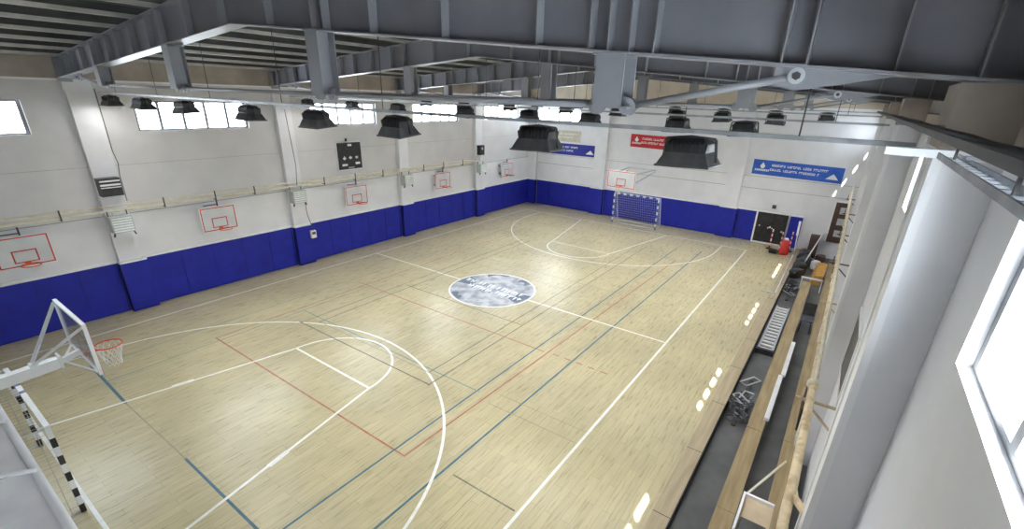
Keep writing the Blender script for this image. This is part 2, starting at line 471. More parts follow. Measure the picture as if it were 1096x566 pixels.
# ------------------------------------------------------------------ blue wall padding, one run per bay
def padding(name, axis, fixed, sgn, runs, label, group):
    """runs: (u0, u1, depth). Each becomes panels."""
    root = None
    u0s = min(q[0] for q in runs); u1s = max(q[1] for q in runs)
    loc = (u0s, fixed, 0) if axis == 'x' else (fixed, u0s, 0)
    root = empty(name, loc, label, 'wall padding', group)
    for u0, u1, d0, d1 in runs:
        k = max(1, round((u1-u0)/1.1)); st = (u1-u0)/k
        for i in range(k):
            m = MB(); a, b = u0+i*st, u0+(i+1)*st
            for (q0, q1, z0, z1, e0, e1, mi) in ((a+.008, b-.008, .03, 1.83, d0, d1, 0), (a, b, .03, 1.82, d0, d1-.02, 1)):
                if axis == 'x': m.box(q0, q1, fixed+sgn*e0, fixed+sgn*e1, z0, z1, mi)
                else: m.box(fixed+sgn*e0, fixed+sgn*e1, q0, q1, z0, z1, mi)
            m.build('panel', [MPAD, MSEAM], root)
        m = MB()
        if axis == 'x': m.box(u0, u1, fixed+sgn*d0, fixed+sgn*(d1-.01), 1.831, 1.90)
        else: m.box(fixed+sgn*d0, fixed+sgn*(d1-.01), u0, u1, 1.831, 1.90)
        m.build('edging', [MTRIMW], root)
    return root
pg = 'blue padding along the walls'
LEFTC = [-9.92, -3.48, 2.92, 9.32]
bays = [(XB+.02, LEFTC[0]), (LEFTC[0]+.80, LEFTC[1]), (LEFTC[1]+.80, LEFTC[2]), (LEFTC[2]+.80, LEFTC[3]), (LEFTC[3]+.80, XF-.13)]
bl = ['blue padded wall run behind the glass backboard, below the partly cropped small hoop',
      'blue padded wall run below the small hoop beside the louvred black box',
      'blue padded wall run below the small hoop that hangs under the black scoreboard',
      'blue padded wall run below the small hoop past the scoreboard bay',
      'blue padded wall run below the small hoop beside the banner wall corner']
for (a, b), l in zip(bays, bl): padding('wall_padding', 'x', YL, -1, [(a, b, 0., .12)], l, pg)
cl = ['blue pad wrapped round the pilaster under the louvred black box', 'blue pad wrapped round the pilaster with the dangling cable box',
      'blue pad wrapped round the pilaster just past the scoreboard', 'blue pad wrapped round the pilaster under the small black loudspeaker']
for a, l in zip(LEFTC, cl): padding('pilaster_padding', 'x', YL, -1, [(a, a+.80, .225, .36), (a, a+.055, .125, .224), (a+.745, a+.80, .125, .224)], l, 'blue pilaster pads')
for a0, a1, l in ((8.25, YL-.13, 'blue padding in the corner where hoop wall meets banner wall'),):
    padding('corner_padding', 'y', XF, -1, [(a0, a1, .222, .34), (a0, a0+.045, .125, .221)], l, None)
for (a, b), l in zip(((3.56, 8.24), (-5.32, 2.56), (-7.42, -6.33)), (
        'blue padding on banner wall between corner and first pilaster', 'blue padding on banner wall behind the handball goal',
        'short blue padding on banner wall beside the black panel')):
    padding('wall_padding', 'y', XF, -1, [(a, b, 0., .12)], l, pg)
for (a, b), l in zip(((2.56, 3.56), (-6.33, -5.32)), ('blue pilaster pad on banner wall just beside the handball goal', 'blue pilaster pad on banner wall near the black panel')):
    padding('pilaster_padding', 'y', XF, -1, [(a, b, .222, .34), (a, a+.055, .125, .221), (b-.055, b, .125, .221)], l, 'blue pilaster pads')
padding('loose_padding', 'y', XF-.02, -1, [(-9.85, -9.22, 0., .12)], 'narrow blue pad standing past the black panel by the striped posts', None)

# ------------------------------------------------------------------ roof trusses
BX = -9.8
def zb(y): return 8.70-.083*abs(y+2.2)
def ztop(y): return 9.40-.10*abs(y+2.0)
def make_truss():
    root = empty('roof_truss', (BX, -1.9, 8.0), 'grey steel roof truss crossing the top of the photo, closest to the viewer', 'roof truss', 'steel trusses across the hall')
    y0, y1 = YR-.33, YL-.26
    ys = [y0, -2.1, y1]
    m = MB()
    for a, b in ((y0, -2.1), (-2.1, y1)):
        m.hexa([(BX-.008, a, zb(a)), (BX+.008, a, zb(a)), (BX+.008, b, zb(b)), (BX-.008, b, zb(b))],
               [(BX-.008, a, ztop(a)), (BX+.008, a, ztop(a)), (BX+.008, b, ztop(b)), (BX-.008, b, ztop(b))])
    m.build('web', [MSTEEL], root)
    for nm, fz, hw in (('bottom_flange', zb, .15), ('top_flange', ztop, .15)):
        m = MB()
        for a, b in ((y0, -2.1), (-2.1, y1)):
            m.hexa([(BX-hw, a, fz(a)-.02), (BX+hw, a, fz(a)-.02), (BX+hw, b, fz(b)-.02), (BX-hw, b, fz(b)-.02)],
                   [(BX-hw, a, fz(a)), (BX+hw, a, fz(a)), (BX+hw, b, fz(b)), (BX-hw, b, fz(b))])
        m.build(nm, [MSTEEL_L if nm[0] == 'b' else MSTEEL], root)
    for y in (8.3, 7.75, 7.1, 6.25, 5.3, 4.9, 4.15, 3.4, 2.5, 1.5, .9, -.4, -1.74, -3.25, -4.45, -4.72, -5.75, -7.04, -8.38, -9.0, -9.2, -9.42, -9.66, -10.73, -10.91, -11.48, -11.95, -12.2):
        MB().box(BX-.14, BX+.14, y-.006, y+.006, zb(y), ztop(y)-.02).build('stiffener', [MSTEEL_L], root)
    for y in (y0+.01, y1-.01):
        MB().box(BX-.17, BX+.17, y-.012, y+.012, zb(y)-.12, ztop(y)+.05).build('end_plate', [MSTEEL_L], root)
    MB().box(BX-.13, BX+.13, -12.14, -12.12, 7.862, zb(-12.1)-.02).box(BX-.13, BX+.13, -11.96, -11.94, 7.862, zb(-12.1)-.02).box(BX-.007, BX+.007, -12.12, -11.96, 7.862, zb(-12.1)-.02).build('bearing_stub', [MSTEEL_L], root)
    SY = (5.29, .76, -4.41, -9.25); ZB = 7.62
    for y in SY:
        m = MB(); zt = zb(y)-.02
        m.box(BX-.15, BX-.135, y-.15, y+.15, ZB, zt); m.box(BX+.135, BX+.15, y-.15, y+.15, ZB, zt)
        m.box(BX-.135, BX+.135, y-.007, y+.007, ZB, zt)
        m.box(BX-.16, BX+.16, y-.19, y+.19, zt-.015, zt); m.box(BX-.16, BX+.16, y-.22, y+.22, ZB-.02, ZB)
        m.build('strut', [MSTEEL_L], root)
        for sy in (-1, 1):
            m = MB(); cy = y+sy*.17; cz = ZB-.0
            for dx in (-.03, .03):
                pts = [(cy+.085*math.cos(a), cz+.085*math.sin(a)) for a in [i*PI/8 for i in range(16)]]
                m.prism_x(pts, BX+dx-.008, BX+dx+.008)
            m.tube([(BX-.06, cy, cz), (BX+.06, cy, cz)], .035, 10)
            m.build('clevis', [MSTEEL_L], root)
    m = MB()
    nodes = [(7.35, 7.81)]+[(y, ZB) for y in SY]+[(-10.85, 7.90)]
    for i, ((ya, za), (yb, zb_)) in enumerate(zip(nodes[:-1], nodes[1:])):
        da = -.17 if 1 <= i <= 4 else 0; db = .17 if i <= 3 else 0
        MB().tube([(BX, ya+da, za), (BX, yb+db, zb_)], .032, 10).build('tie_rod', [MSTEEL_L], root)
    for s, P in ((1, [(7.1, zb(7.1)-.02), (8.0, zb(8.0)-.02), (7.7, 7.76), (7.25, 7.72), (7.1, 7.8)]),
                 (-1, [(-11.52, zb(-11.52)-.02), (-10.68, zb(-10.68)-.02), (-10.68, 7.83), (-10.85, 7.79), (-11.15, 7.84)])):
        m = MB()
        m.prism_x(P, BX-.012, BX+.012)
        cy, cz = nodes[0] if s > 0 else nodes[-1]
        for dx in (-.035, .035):
            m.prism_x([(cy+.075*math.cos(a), cz+.075*math.sin(a)) for a in [i*PI/8 for i in range(16)]], BX+dx-.01, BX+dx+.01)
        m.build('gusset_plate', [MSTEEL_L], root)
        MB().tube([(BX-.075, cy, cz), (BX+.075, cy, cz)], .032, 6).build('pin', [MDARK], root)
        MB().tube([(BX-.052, cy, cz), (BX-.047, cy, cz)], .062, 20).build('washer', [MALU], root)
    return root
tr = make_truss()
for xx, l in ((-3.3, 'second grey roof truss, seen between the posts of the first'), (3.2, 'third grey roof truss, over the far free throw side of the centre circle'),
              (9.7, 'fourth grey roof truss, furthest one, just before the banner wall')):
    copy_tree(tr, (xx, -1.9, 8.0), l)

# purlins
def purlin(y, label):
    z = roofz(y)-.04; m = MB()
    m.box(XB, XF, y-.07, y+.05, z-.25, z-.24); m.box(XB, XF, y+.043, y+.05, z-.24, z-.01, 1); m.box(XB, XF, y-.07, y+.05, z-.01, z, 1)  # web and top flange take the dark roof tone as painted shade
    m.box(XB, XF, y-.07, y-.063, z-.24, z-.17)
    tag(m.build('roof_purlin', [MPURLIN, MDECK_SHADE]), label, 'purlin', 'purlins under the roof sheets')
y = 8.75; pl = []
while y > -12.4: pl.append(y); y -= 1.28
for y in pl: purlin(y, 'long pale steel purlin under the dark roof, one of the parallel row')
# bracing knobs on top of first truss
# ------------------------------------------------------------------ cable trays and lamps
ROWS = [(-9.05, [8.0, 5.5, 2.8, -.4, -2.87, -5.13, -7.88, -9.88]),
        (-2.6, [7.78, 4.83, 2.25, -.91, -3.36, -5.34, -7.69, -9.2]),
        (3.9, [7.5, 4.93, 2.15, -.84, -3.22, -5.63, -7.21, -8.93]),
        (10.4, [7.4, 4.9, 2.2, -.5, -3.4, -5.76, -8.0, -10.0])]
def make_lamp():
    root = empty('flood_lamp', (0, 0, 0), 'x', 'flood lamp', 'black flood lamps hanging in rows')
    m = MB()                                   # flared reflector
    z0, z1 = -.13, .0
    a, b = .29, .21; c, d = .225, .15
    m.hexa([(-b, -a, z0), (b, -a, z0), (b, a, z0), (-b, a, z0)], [(-d, -c, z1), (d, -c, z1), (d, c, z1), (-d, c, z1)])
    m.build('reflector', [MDARK], root)
    m = MB()
    for q in ((-b-.012, -b, -a-.012, a+.012), (b, b+.012, -a-.012, a+.012), (-b, b, -a-.012, -a), (-b, b, a, a+.012)): m.box(q[0], q[1], q[2], q[3], z0-.018, z0+.004)
    m.build('reflector_rim', [MDARK], root)
    m = MB()                                   # finned driver box with cut corners
    m.hexa([(-.14, -.22, z1), (.14, -.22, z1), (.14, .22, z1), (-.14, .22, z1)], [(-.14, -.235, z1+.09), (.14, -.235, z1+.09), (.14, .235, z1+.09), (-.14, .235, z1+.09)])
    m.hexa([(-.14, -.235, z1+.09), (.14, -.235, z1+.09), (.14, .235, z1+.09), (-.14, .235, z1+.09)], [(-.10, -.17, z1+.15), (.10, -.17, z1+.15), (.10, .17, z1+.15), (-.10, .17, z1+.15)])
    for i in range(9): m.box(-.155, .155, -.2+i*.05-.004, -.2+i*.05+.004, z1+.01, z1+.11)
    m.build('housing', [MBLACK], root)
    for sy in (-1, 1):
        m = MB(); m.bar((0, sy*.30, -.10), (0, sy*.27, .14), .03, .006, 0, (1, 0, 0)); m.bar((0, sy*.27, .14), (0, 0, .165), .03, .006, 0, (1, 0, 0))
        m.build('bracket', [MDARK], root)
    m = MB()
    for i in range(4): m.box(-.17, .17, -.26+i*.135, -.26+i*.135+.11, z0-.006, z0-.001)
    m.build('light_panel', [MLED], root)
    al = bpy.data.lights.new('lamp_light', 'AREA'); al.shape = 'RECTANGLE'; al.size = .34; al.size_y = .52
    al.energy = LAMP_W; al.color = (.97, .98, 1.0); al.spread = math.radians(125)
    lo = bpy.data.objects.new('lamp_light', al); COL.objects.link(lo); lo.parent = root; lo.location = (0, 0, z0-.012)
    return root
lamp = make_lamp()
first = True
rown = ['row just past the first truss', 'second lamp row', 'third lamp row', 'row closest to the banner wall']
posn = ['first from the hoop wall', 'second from the hoop wall', 'third from the hoop wall', 'fourth from the hoop wall', 'fourth from the bench side', 'third from the bench side', 'second from the bench side', 'first from the bench side']
jr = random.Random(5)
for ri, (X, ys) in enumerate(ROWS):
    for k, y in enumerate(ys):
        l = 'black flood lamp %s, %s' % (posn[k], rown[ri])
        z = (7.17, 7.17, 7.24, 7.30)[ri]
        if first: o = lamp; o.location = (X, y, z); o['label'] = l; first = False
        else: o = copy_tree(lamp, (X, y, z), l)
        if k == 0:
            for ch in [c for c in COL.objects if c.parent == o and c.type == 'LIGHT' and ri > 0]: bpy.data.objects.remove(ch)
        o.rotation_euler = (jr.uniform(-.05, .05), jr.uniform(-.12, .02), jr.uniform(-.1, .1))
    o = empty('cable_tray', (X, -1.6, 7.3), 'thin grey cable tray crossing the hall, %s' % rown[ri], 'cable tray', 'cable trays carrying the lamps')
    dz = (0, 0, .07, .13)[ri]; m = MB(); y0, y1 = YR+.45, YL-.05
    if ri == 0: y1 = 8.79
    m.box(X-.06, X-.055, y0, y1, 7.37+dz, 7.41+dz); m.box(X+.055, X+.06, y0, y1, 7.37+dz, 7.41+dz)
    yy = y0
    while yy < y1-.1: m.box(X-.055, X+.055, yy, yy+.03, 7.37+dz, 7.377+dz); yy += .22
    m.box(X-.05, X+.05, y0, y1, 7.377+dz, 7.382+dz)
    m.build('channel', [MGALV], o)
    for k in range(7):
        yy = -10.9+k*3.05
        MB().tube([(X, yy, 7.38+dz), (X+.02, yy, roofz(yy)-.04)], .008, 6).build('hanger_wire', [MDARK], o)
    if ri == 0:
        MB().box(X-.08, X+.06, -12.1, -11.86, 7.415, 7.46).build('junction_box', [MWHITE], o)

for ch in [c for c in COL.objects if c.parent == lamp and c.type == 'LIGHT']: bpy.data.objects.remove(ch)
# tray along the bench-side wall
o = empty('wall_cable_tray', (0, -11.72, 7.5), 'dark cable tray running along the bench-side wall above the white paint', 'cable tray')
m = MB()
m.box(-16.3, 15.8, -11.86, -11.855, 7.52, 7.56); m.box(-16.3, 15.8, -11.765, -11.76, 7.52, 7.56); m.box(-16.3, 15.8, -11.855, -11.765, 7.52, 7.525)
m.build('channel', [MBLACK], o)
m = MB(); cr = random.Random(2)
for k in range(5):
    yy = -11.84+k*.015
    m.tube([(-16.2+i*1.6, yy+cr.uniform(-.012, .012), 7.545+cr.uniform(-.005, .03)) for i in range(20)], .014, 6)
m.build('cables', [MBLACK], o)
for xx in (-12, -7, -1, 5, 11): MB().box(xx, xx+.05, YR, -11.74, 7.505, 7.518).build('bracket', [MGALV], o)
# white batten on the tray end
tag(MB().box(-10.16, -10.04, -12.20, -11.56, 7.375, 7.43).box(-10.22, -9.99, YR, -12.20, 7.36, 7.45).build('wall_batten', [MWHITE]), 'white batten sticking out under the cable tray beside the closest pilaster', 'batten')
o = empty('ladder_tray', (-12, -11.80, 7.36), 'zinc ladder tray hanging just below the dark wall tray', 'cable tray')
m = MB(); m.box(-14.3, -11.0, -11.85, -11.842, 7.435, 7.465); m.box(-14.3, -11.0, -11.768, -11.76, 7.435, 7.465); m.build('side_rail', [MGALV], o)
for i in range(26): MB().box(-14.25+i*.125, -14.22+i*.125, -11.842, -11.768, 7.44, 7.45).build('rung', [MGALV], o)
for xx in (-14.0, -12.5, -11.25): MB().box(xx, xx+.02, -11.81, -11.80, 7.45, 7.518).build('hanger', [MDARK], o)
# ------------------------------------------------------------------ hoop wall: pipes, heaters, hoops
PY = 8.62
o = empty('heating_pipe', (0, PY, 3.75), 'pair of cream heating pipes along the hoop wall', 'pipe')
for zz, rr in ((3.86, .035), (3.70, .045)):
    MB().tube([(XB+.02+i*3.24, PY, zz) for i in range(0, 9)]+[(9.45, PY, zz)], rr, 10).build('pipe_run', [MPIPE], o)
for xx in (-13.5, -11, -8.2, -6.5, -5, -1.8, -.1, 1.6, 4.5, 6.1, 7.8):
    MB().box(xx-.02, xx+.02, PY-.06, YL, 3.62, 3.65).box(xx-.02, xx+.02, PY-.07, PY-.05, 3.6, 3.95).build('bracket', [MDARK], o)
def heater(x, y, z, rot, label):
    o = empty('unit_heater', (x, y, z), label, 'heater', 'unit heaters on the walls')
    m = MB(); m.box(x-.3, x+.3, y-.18, y+.18, z-.27, z+.27); m.build('casing', [MHEAT], o)
    m = MB()
    for k in range(6): m.hexa([(x-.27, y-.21, z-.24+k*.085), (x+.27, y-.21, z-.24+k*.085), (x+.27, y-.185, z-.20+k*.085), (x-.27, y-.185, z-.20+k*.085)],
                              [(x-.27, y-.21, z-.232+k*.085), (x+.27, y-.21, z-.232+k*.085), (x+.27, y-.185, z-.192+k*.085), (x-.27, y-.185, z-.192+k*.085)])
    m.build('louvre', [MTRIMW], o)
    for sx in (-1, 1):
        m = MB(); m.bar((x+sx*.26, y-.1, z-.27), (x+sx*.30, y-.1, z-.40), .05, .04, 0); m.bar((x+sx*.26, y+.1, z+.27), (x+sx*.26, y+.1, z+.42), .03, .03, 0)
        m.build('hanger', [MDARK], o)
    m = MB(); m.tube([(x-.1, y+.12, z+.26), (x-.1, y+.2, z+.40), (x-.1, y+.22, z+.45)], .02, 8); m.build('feed_pipe', [MPIPE], o)
    return o
for x, l in ((-9.6, 'pale slatted unit heater on the pilaster below the louvred black box'), (-3.25, 'pale unit heater above the dangling cable box'),
             (3.1, 'pale unit heater on the pilaster just past the scoreboard'), (9.5, 'pale unit heater below the small black loudspeaker')):
    heater(x, 8.46, 3.28, 0, l)
# louvred black box and loudspeaker
o = empty('louvred_box', (-9.55, 8.7, 4.2), 'black louvred box on the pilaster above the slatted heater', 'speaker box')
m = MB().box(-9.85, -9.27, 8.50, 8.825, 4.20, 4.78).build('casing', [MBLACK], o)
for z0, z1 in ((4.67, 4.72), (4.54, 4.60), (4.47, 4.50)):
    MB().box(-9.83, -9.29, 8.49, 8.5, z0, z1).build('slot_strip', [MTRIMW], o)
o = empty('loudspeaker', (9.72, 8.7, 4.1), 'small black loudspeaker on white plate, on the pilaster nearest the banner corner', 'loudspeaker')
MB().box(9.36, 9.96, 8.785, 8.828, 4.02, 4.78).build('back_plate', [MTRIMW], o)
MB().box(9.44, 9.88, 8.52, 8.783, 4.10, 4.70).build('cabinet', [MBLACK], o)
MB().tube([(9.66, 8.515, 4.5), (9.66, 8.52, 4.5)], .08, 16).build('driver', [MALU], o)
# scoreboard
o = empty('scoreboard', (0, 8.95, 4.08), 'square black scoreboard with white digits above a small hoop', 'scoreboard')
MB().box(-.70, .68, 9.0, YL, 4.06, 5.42).build('back_plate', [MTRIMW], o)
MB().box(-.64, .62, 8.90, 9.0, 4.12, 5.36).build('case', [MBLACK], o)
MB().box(-.16, -.10, 8.93, 9.0, 5.42, 5.56).build('aerial', [MBLACK], o)
m = MB()
for x0, x1, z0, z1 in ((-.12, .1, 5.2, 5.3), (-.44, -.28, 4.60, 4.68), (-.38, -.34, 4.56, 4.74), (-.1, .06, 4.62, 4.70), (-.04, 0, 4.58, 4.74), (.26, .42, 4.62, 4.7), (.32, .36, 4.58, 4.72), (-.52, -.22, 4.28, 4.38), (.24, .5, 4.32, 4.43)):
    m.box(x0, x1, 8.893, 8.90, z0, z1)
m.build('digits', [MPRINT], o)
MB().box(-.18, .16, 8.893, 8.9, 4.16, 4.22).build('lower_display', [MGALV], o)

def rim_net(parent, cx, cy, cz, out, rad=.225, full=True):
    """out: unit (x,y) direction from board to rim centre"""
    m = MB(); m.tube([(cx+rad*math.cos(2*PI*i/28), cy+rad*math.sin(2*PI*i/28), cz) for i in range(28)], .014 if full else .016, 8, 0, True)
    px, py = -out[1], out[0]
    for s in (-1, 1):
        m.bar((cx-out[0]*(rad+.14)+px*s*.07, cy-out[1]*(rad+.14)+py*s*.07, cz-.03), (cx-out[0]*rad*.85+px*s*.12, cy-out[1]*rad*.85+py*s*.12, cz-.005), .02, .02, 0)
    m.box(cx-out[0]*(rad+.145)-.06*abs(px)-.01, cx-out[0]*(rad+.145)+.06*abs(px)+.01, cy-out[1]*(rad+.145)-.06*abs(py)-.01, cy-out[1]*(rad+.145)+.06*abs(py)+.01, cz-.09, cz+.02)
    m.build('rim', [MORANGE], parent)
    if full:
        m = MB(); N = 12; lev = [(0, 1), (-.10, .9), (-.2, .76), (-.30, .64), (-.38, .58), (-.44, .6)]
        for i in range(N):
            for sgn in (-1, 1):
                pts = [(cx+rad*q*math.cos(2*PI*(i+sgn*k*.5)/N), cy+rad*q*math.sin(2*PI*(i+sgn*k*.5)/N), cz+dz) for k, (dz, q) in enumerate(lev)]
                m.tube(pts, .0055, 5)
        m.build('net', [MNET], parent)

def side_hoop():
    root = empty('wall_hoop', (0, 0, 0), 'x', 'basketball hoop', 'small hoops along the wall')
    hw, z0, z1 = .62, 2.42, 3.32
    yb = 8.60
    MB().box(-hw, hw, yb, yb+.02, z0, z1).build('backboard', [MBGLASS if False else MBOARD], root)
    m = MB(); t_ = .035
    for a, b, c, d in ((-hw, hw, z1-t_, z1), (-hw, hw, z0, z0+t_), (-hw, -hw+t_, z0, z1), (hw-t_, hw, z0, z1),
                       (-.28, .28, 2.88, 2.915), (-.28, .28, 2.53, 2.56), (-.28, -.245, 2.53, 2.9), (.245, .28, 2.53, 2.9)):
        m.box(a, b, yb-.004, yb, c, d)
    m.build('board_lines', [MREDL], root)
    m = MB(); e_ = .03
    for a, b, c, d in ((-hw-e_, hw+e_, z1, z1+e_), (-hw-e_, hw+e_, z0-e_, z0), (-hw-e_, -hw, z0, z1), (hw, hw+e_, z0, z1)):
        m.box(a, b, yb-.006, yb+.025, c, d)
    m.build('board_frame', [MTRIMW], root)
    for s in (-1, 1):
        m = MB(); m.bar((s*.35, yb+.03, 2.6), (s*.35, YL, 2.6), .04); m.bar((s*.35, yb+.03, 3.15), (s*.35, YL, 3.15), .04); m.bar((s*.35, yb+.04, 2.6), (s*.35, yb+.04, 3.15), .04); m.build('support_frame', [MDARK], root)
    m = MB(); m.bar((.05, yb+.05, 3.35), (.05, yb+.05, 3.6), .04); m.bar((-.45, yb+.05, 3.42), (.05, yb+.05, 3.42), .03)
    m.build('top_hanger', [MDARK], root)
    rim_net(root, 0, yb-.37, 2.52, (0, -1), .225, False)
    return root
sh = side_hoop()
sh.location = (-12.05, 0, 0); sh['label'] = 'small red-lined hoop on the hoop wall, cut off by the edge of the photo'
for x, l in ((-6.52, 'small red-lined hoop on the wall between louvred box pilaster and cable box pilaster'), (-.1, 'small red-lined hoop directly below the scoreboard'),
             (6.05, 'small red-lined hoop in the bay just past the scoreboard bay'), (12.5, 'small red-lined hoop beside the corner of the banner wall')):
    copy_tree(sh, (x, 0, 0), l)

# cable with box on second pilaster; wires from first hoop
o = empty('hanging_control', (-2.95, 8.62, 1.7), 'small white control box dangling on a dark cable from the heater', 'control box')
MB().tube([(-3.25, 8.45, 6.9), (-3.1, 8.5, 4.6), (-3.2, 8.48, 3.75)], .014, 6).build('upper_cable', [MDARK], o)
MB().tube([(-3.05, 8.3, 3.0), (-2.95, 8.42, 2.4), (-2.8, 8.5, 1.95), (-2.72, 8.52, 1.6)], .014, 6).build('cable', [MDARK], o)
MB().box(-2.84, -2.6, 8.50, 8.62, 1.25, 1.6).build('box_body', [MTRIMW], o)
MB().box(-2.80, -2.64, 8.49, 8.50, 1.42, 1.54).build('display', [MDARK], o)

tag(MB().tube([(-9.17, 8.80, 7.5), (-9.17, 8.80, 5.6), (-9.12, 8.79, 5.2), (-9.17, 8.80, 4.8), (-9.17, 8.80, 3.95)], .014, 6).build('wall_cable', [MDARK]), 'dark cable running down the edge of the pilaster with the louvred box', 'cable')
# ------------------------------------------------------------------ main basketball stands
def stand(sx, bx, label, full_base):
    """sx=-1: near end, rim towards +x"""
    o = empty('basketball_stand', (bx-(-sx)*3.0, 0, 0), label, 'basketball stand', 'main basketball stands')
    d = -sx                      # direction towards court centre
    z0, z1 = 2.66, 3.70
    hw = .90
    x0, x1 = bx, bx-d*.02
    MB().box(x0, x1, -hw+.03, hw-.03, z0+.03, z1-.03).build('backboard', [MBGLASS], o)
    m = MB()
    for a, b, c, e_ in ((-hw, hw, z1-.05, z1), (-hw, hw, z0, z0+.05), (-hw, -hw+.05, z0+.05, z1-.05), (hw-.05, hw, z0+.05, z1-.05)):
        m.box(bx+d*.015, bx-d*.04, a, b, c, e_)
    m.build('board_frame', [MWHITE], o)
    m = MB()
    for a, b, c, e_ in ((-hw+.0, hw-.0, z1-.03, z1), (-hw, hw, z0, z0+.03), (-hw, -hw+.03, z0, z1), (hw-.03, hw, z0, z1),
                        (-.3, .3, 3.20, 3.245), (-.3, .3, 2.80, 2.84), (-.3, -.26, 2.8, 3.24), (.26, .3, 2.8, 3.24)):
        m.box(bx+d*.016, bx+d*.02, a, b, c, e_)
    m.build('board_lines', [MREDL], o)
    rim_net(o, bx+d*.37, 0, 2.82, (d, 0))
    # boom arm
    xr = bx-d*3.0
    m = MB(); m.bar((bx-d*.35, 0, 2.78), (xr, 0, 2.62), .16, .20, 0); m.bar((bx-d*.35, 0, 2.78), (bx-d*.04, 0, 2.86), .08, .10, 0)
    m.box(bx-d*.34, bx-d*.38, -.13, .13, 2.68, 2.92)
    m.box(bx-d*.66, bx-d*.76, -.10, .10, 2.66, 2.90)
    m.build('boom', [MWHITE], o)
    for s in (-1, 1):
        MB().bar((bx-d*.71, s*.05, 2.88), (bx-d*.04, s*(hw-.04), 3.64), .045, .045, 0).build('board_brace', [MWHITE], o)
        MB().bar((bx-d*.3, s*.06, 2.76), (bx-d*.04, s*(hw-.10), 2.70), .03, .03, 0).build('board_brace', [MWHITE], o)
    if full_base:
        m = MB(); m.bar((xr, 0, 2.62), (xr-d*.35, 0, .35), .18, .22); m.bar((bx-d*2.2, 0, 2.62), (xr-d*.1, 0, .6), .07, .07)
        m.build('mast', [MWHITE], o)
        m = MB(); m.box(xr+d*.8, xr-d*.45, -.45, .45, .06, .36); m.build('base', [MWHITE], o)
        m = MB(); m.box(xr+d*.83, xr+d*.8, -.47, .47, .06, .8); m.build('base_pad', [MPAD], o)
    else:
        m = MB(); m.bar((bx-d*2.6, 0, 2.64), (bx-d*2.75, 0, 1.0), .16, .18); m.build('mast', [MWHITE], o)
        m = MB(); m.box(bx-d*2.3, XF-.36 if d < 0 else bx-d*2.9, -.4, .4, .05, .32); m.build('base', [MWHITE], o)
    return o
stand(-1, -12.82, 'white basketball stand with smoky glass backboard and orange rim, over the striped goal', True)
# far basket: hung off the wall on a frame
o = empty('wall_backboard', (12.65, 0, 2.66), 'glass backboard on steel arms above the goal at the banner wall', 'basketball hoop')
bx = 12.65; z0, z1, hw = 2.68, 3.66, .90
MB().box(bx, bx+.02, -hw+.03, hw-.03, z0+.03, z1-.03).build('backboard', [MBOARD], o)
m = MB()
for a, b, c, e_ in ((-hw, hw, z1-.04, z1), (-hw, hw, z0, z0+.04), (-hw, -hw+.04, z0+.04, z1-.04), (hw-.04, hw, z0+.04, z1-.04), (-.3, .3, 3.20, 3.24), (-.3, .3, 2.80, 2.84), (-.3, -.26, 2.8, 3.24), (.26, .3, 2.8, 3.24)):
    m.box(bx-.006, bx, a, b, c, e_)
m.build('board_lines', [MREDL], o)
m = MB()
for a, b, c, e_ in ((-hw-.05, hw+.05, z1, z1+.05), (-hw-.05, hw+.05, z0-.05, z0), (-hw-.05, -hw, z0, z1), (hw, hw+.05, z0, z1)):
    m.box(bx-.01, bx+.03, a, b, c, e_)
m.build('board_frame', [MTRIMW], o)
rim_net(o, bx-.37, 0, 2.82, (-1, 0))
m = MB()
for s in (-1, 1):
    m.bar((bx+.03, s*.6, 3.5), (XF-.01, s*.9, 3.5), .06, .06); m.bar((bx+.03, s*.6, 2.85), (XF-.01, s*.9, 3.4), .04, .04)
    m.bar((bx+.05, s*.6, 2.75), (bx+.05, s*.6, 3.62), .05, .05)
m.bar((XF-.03, -.95, 3.5), (XF-.03, .95, 3.5), .05)
m.build('support_arms', [MALU], o)

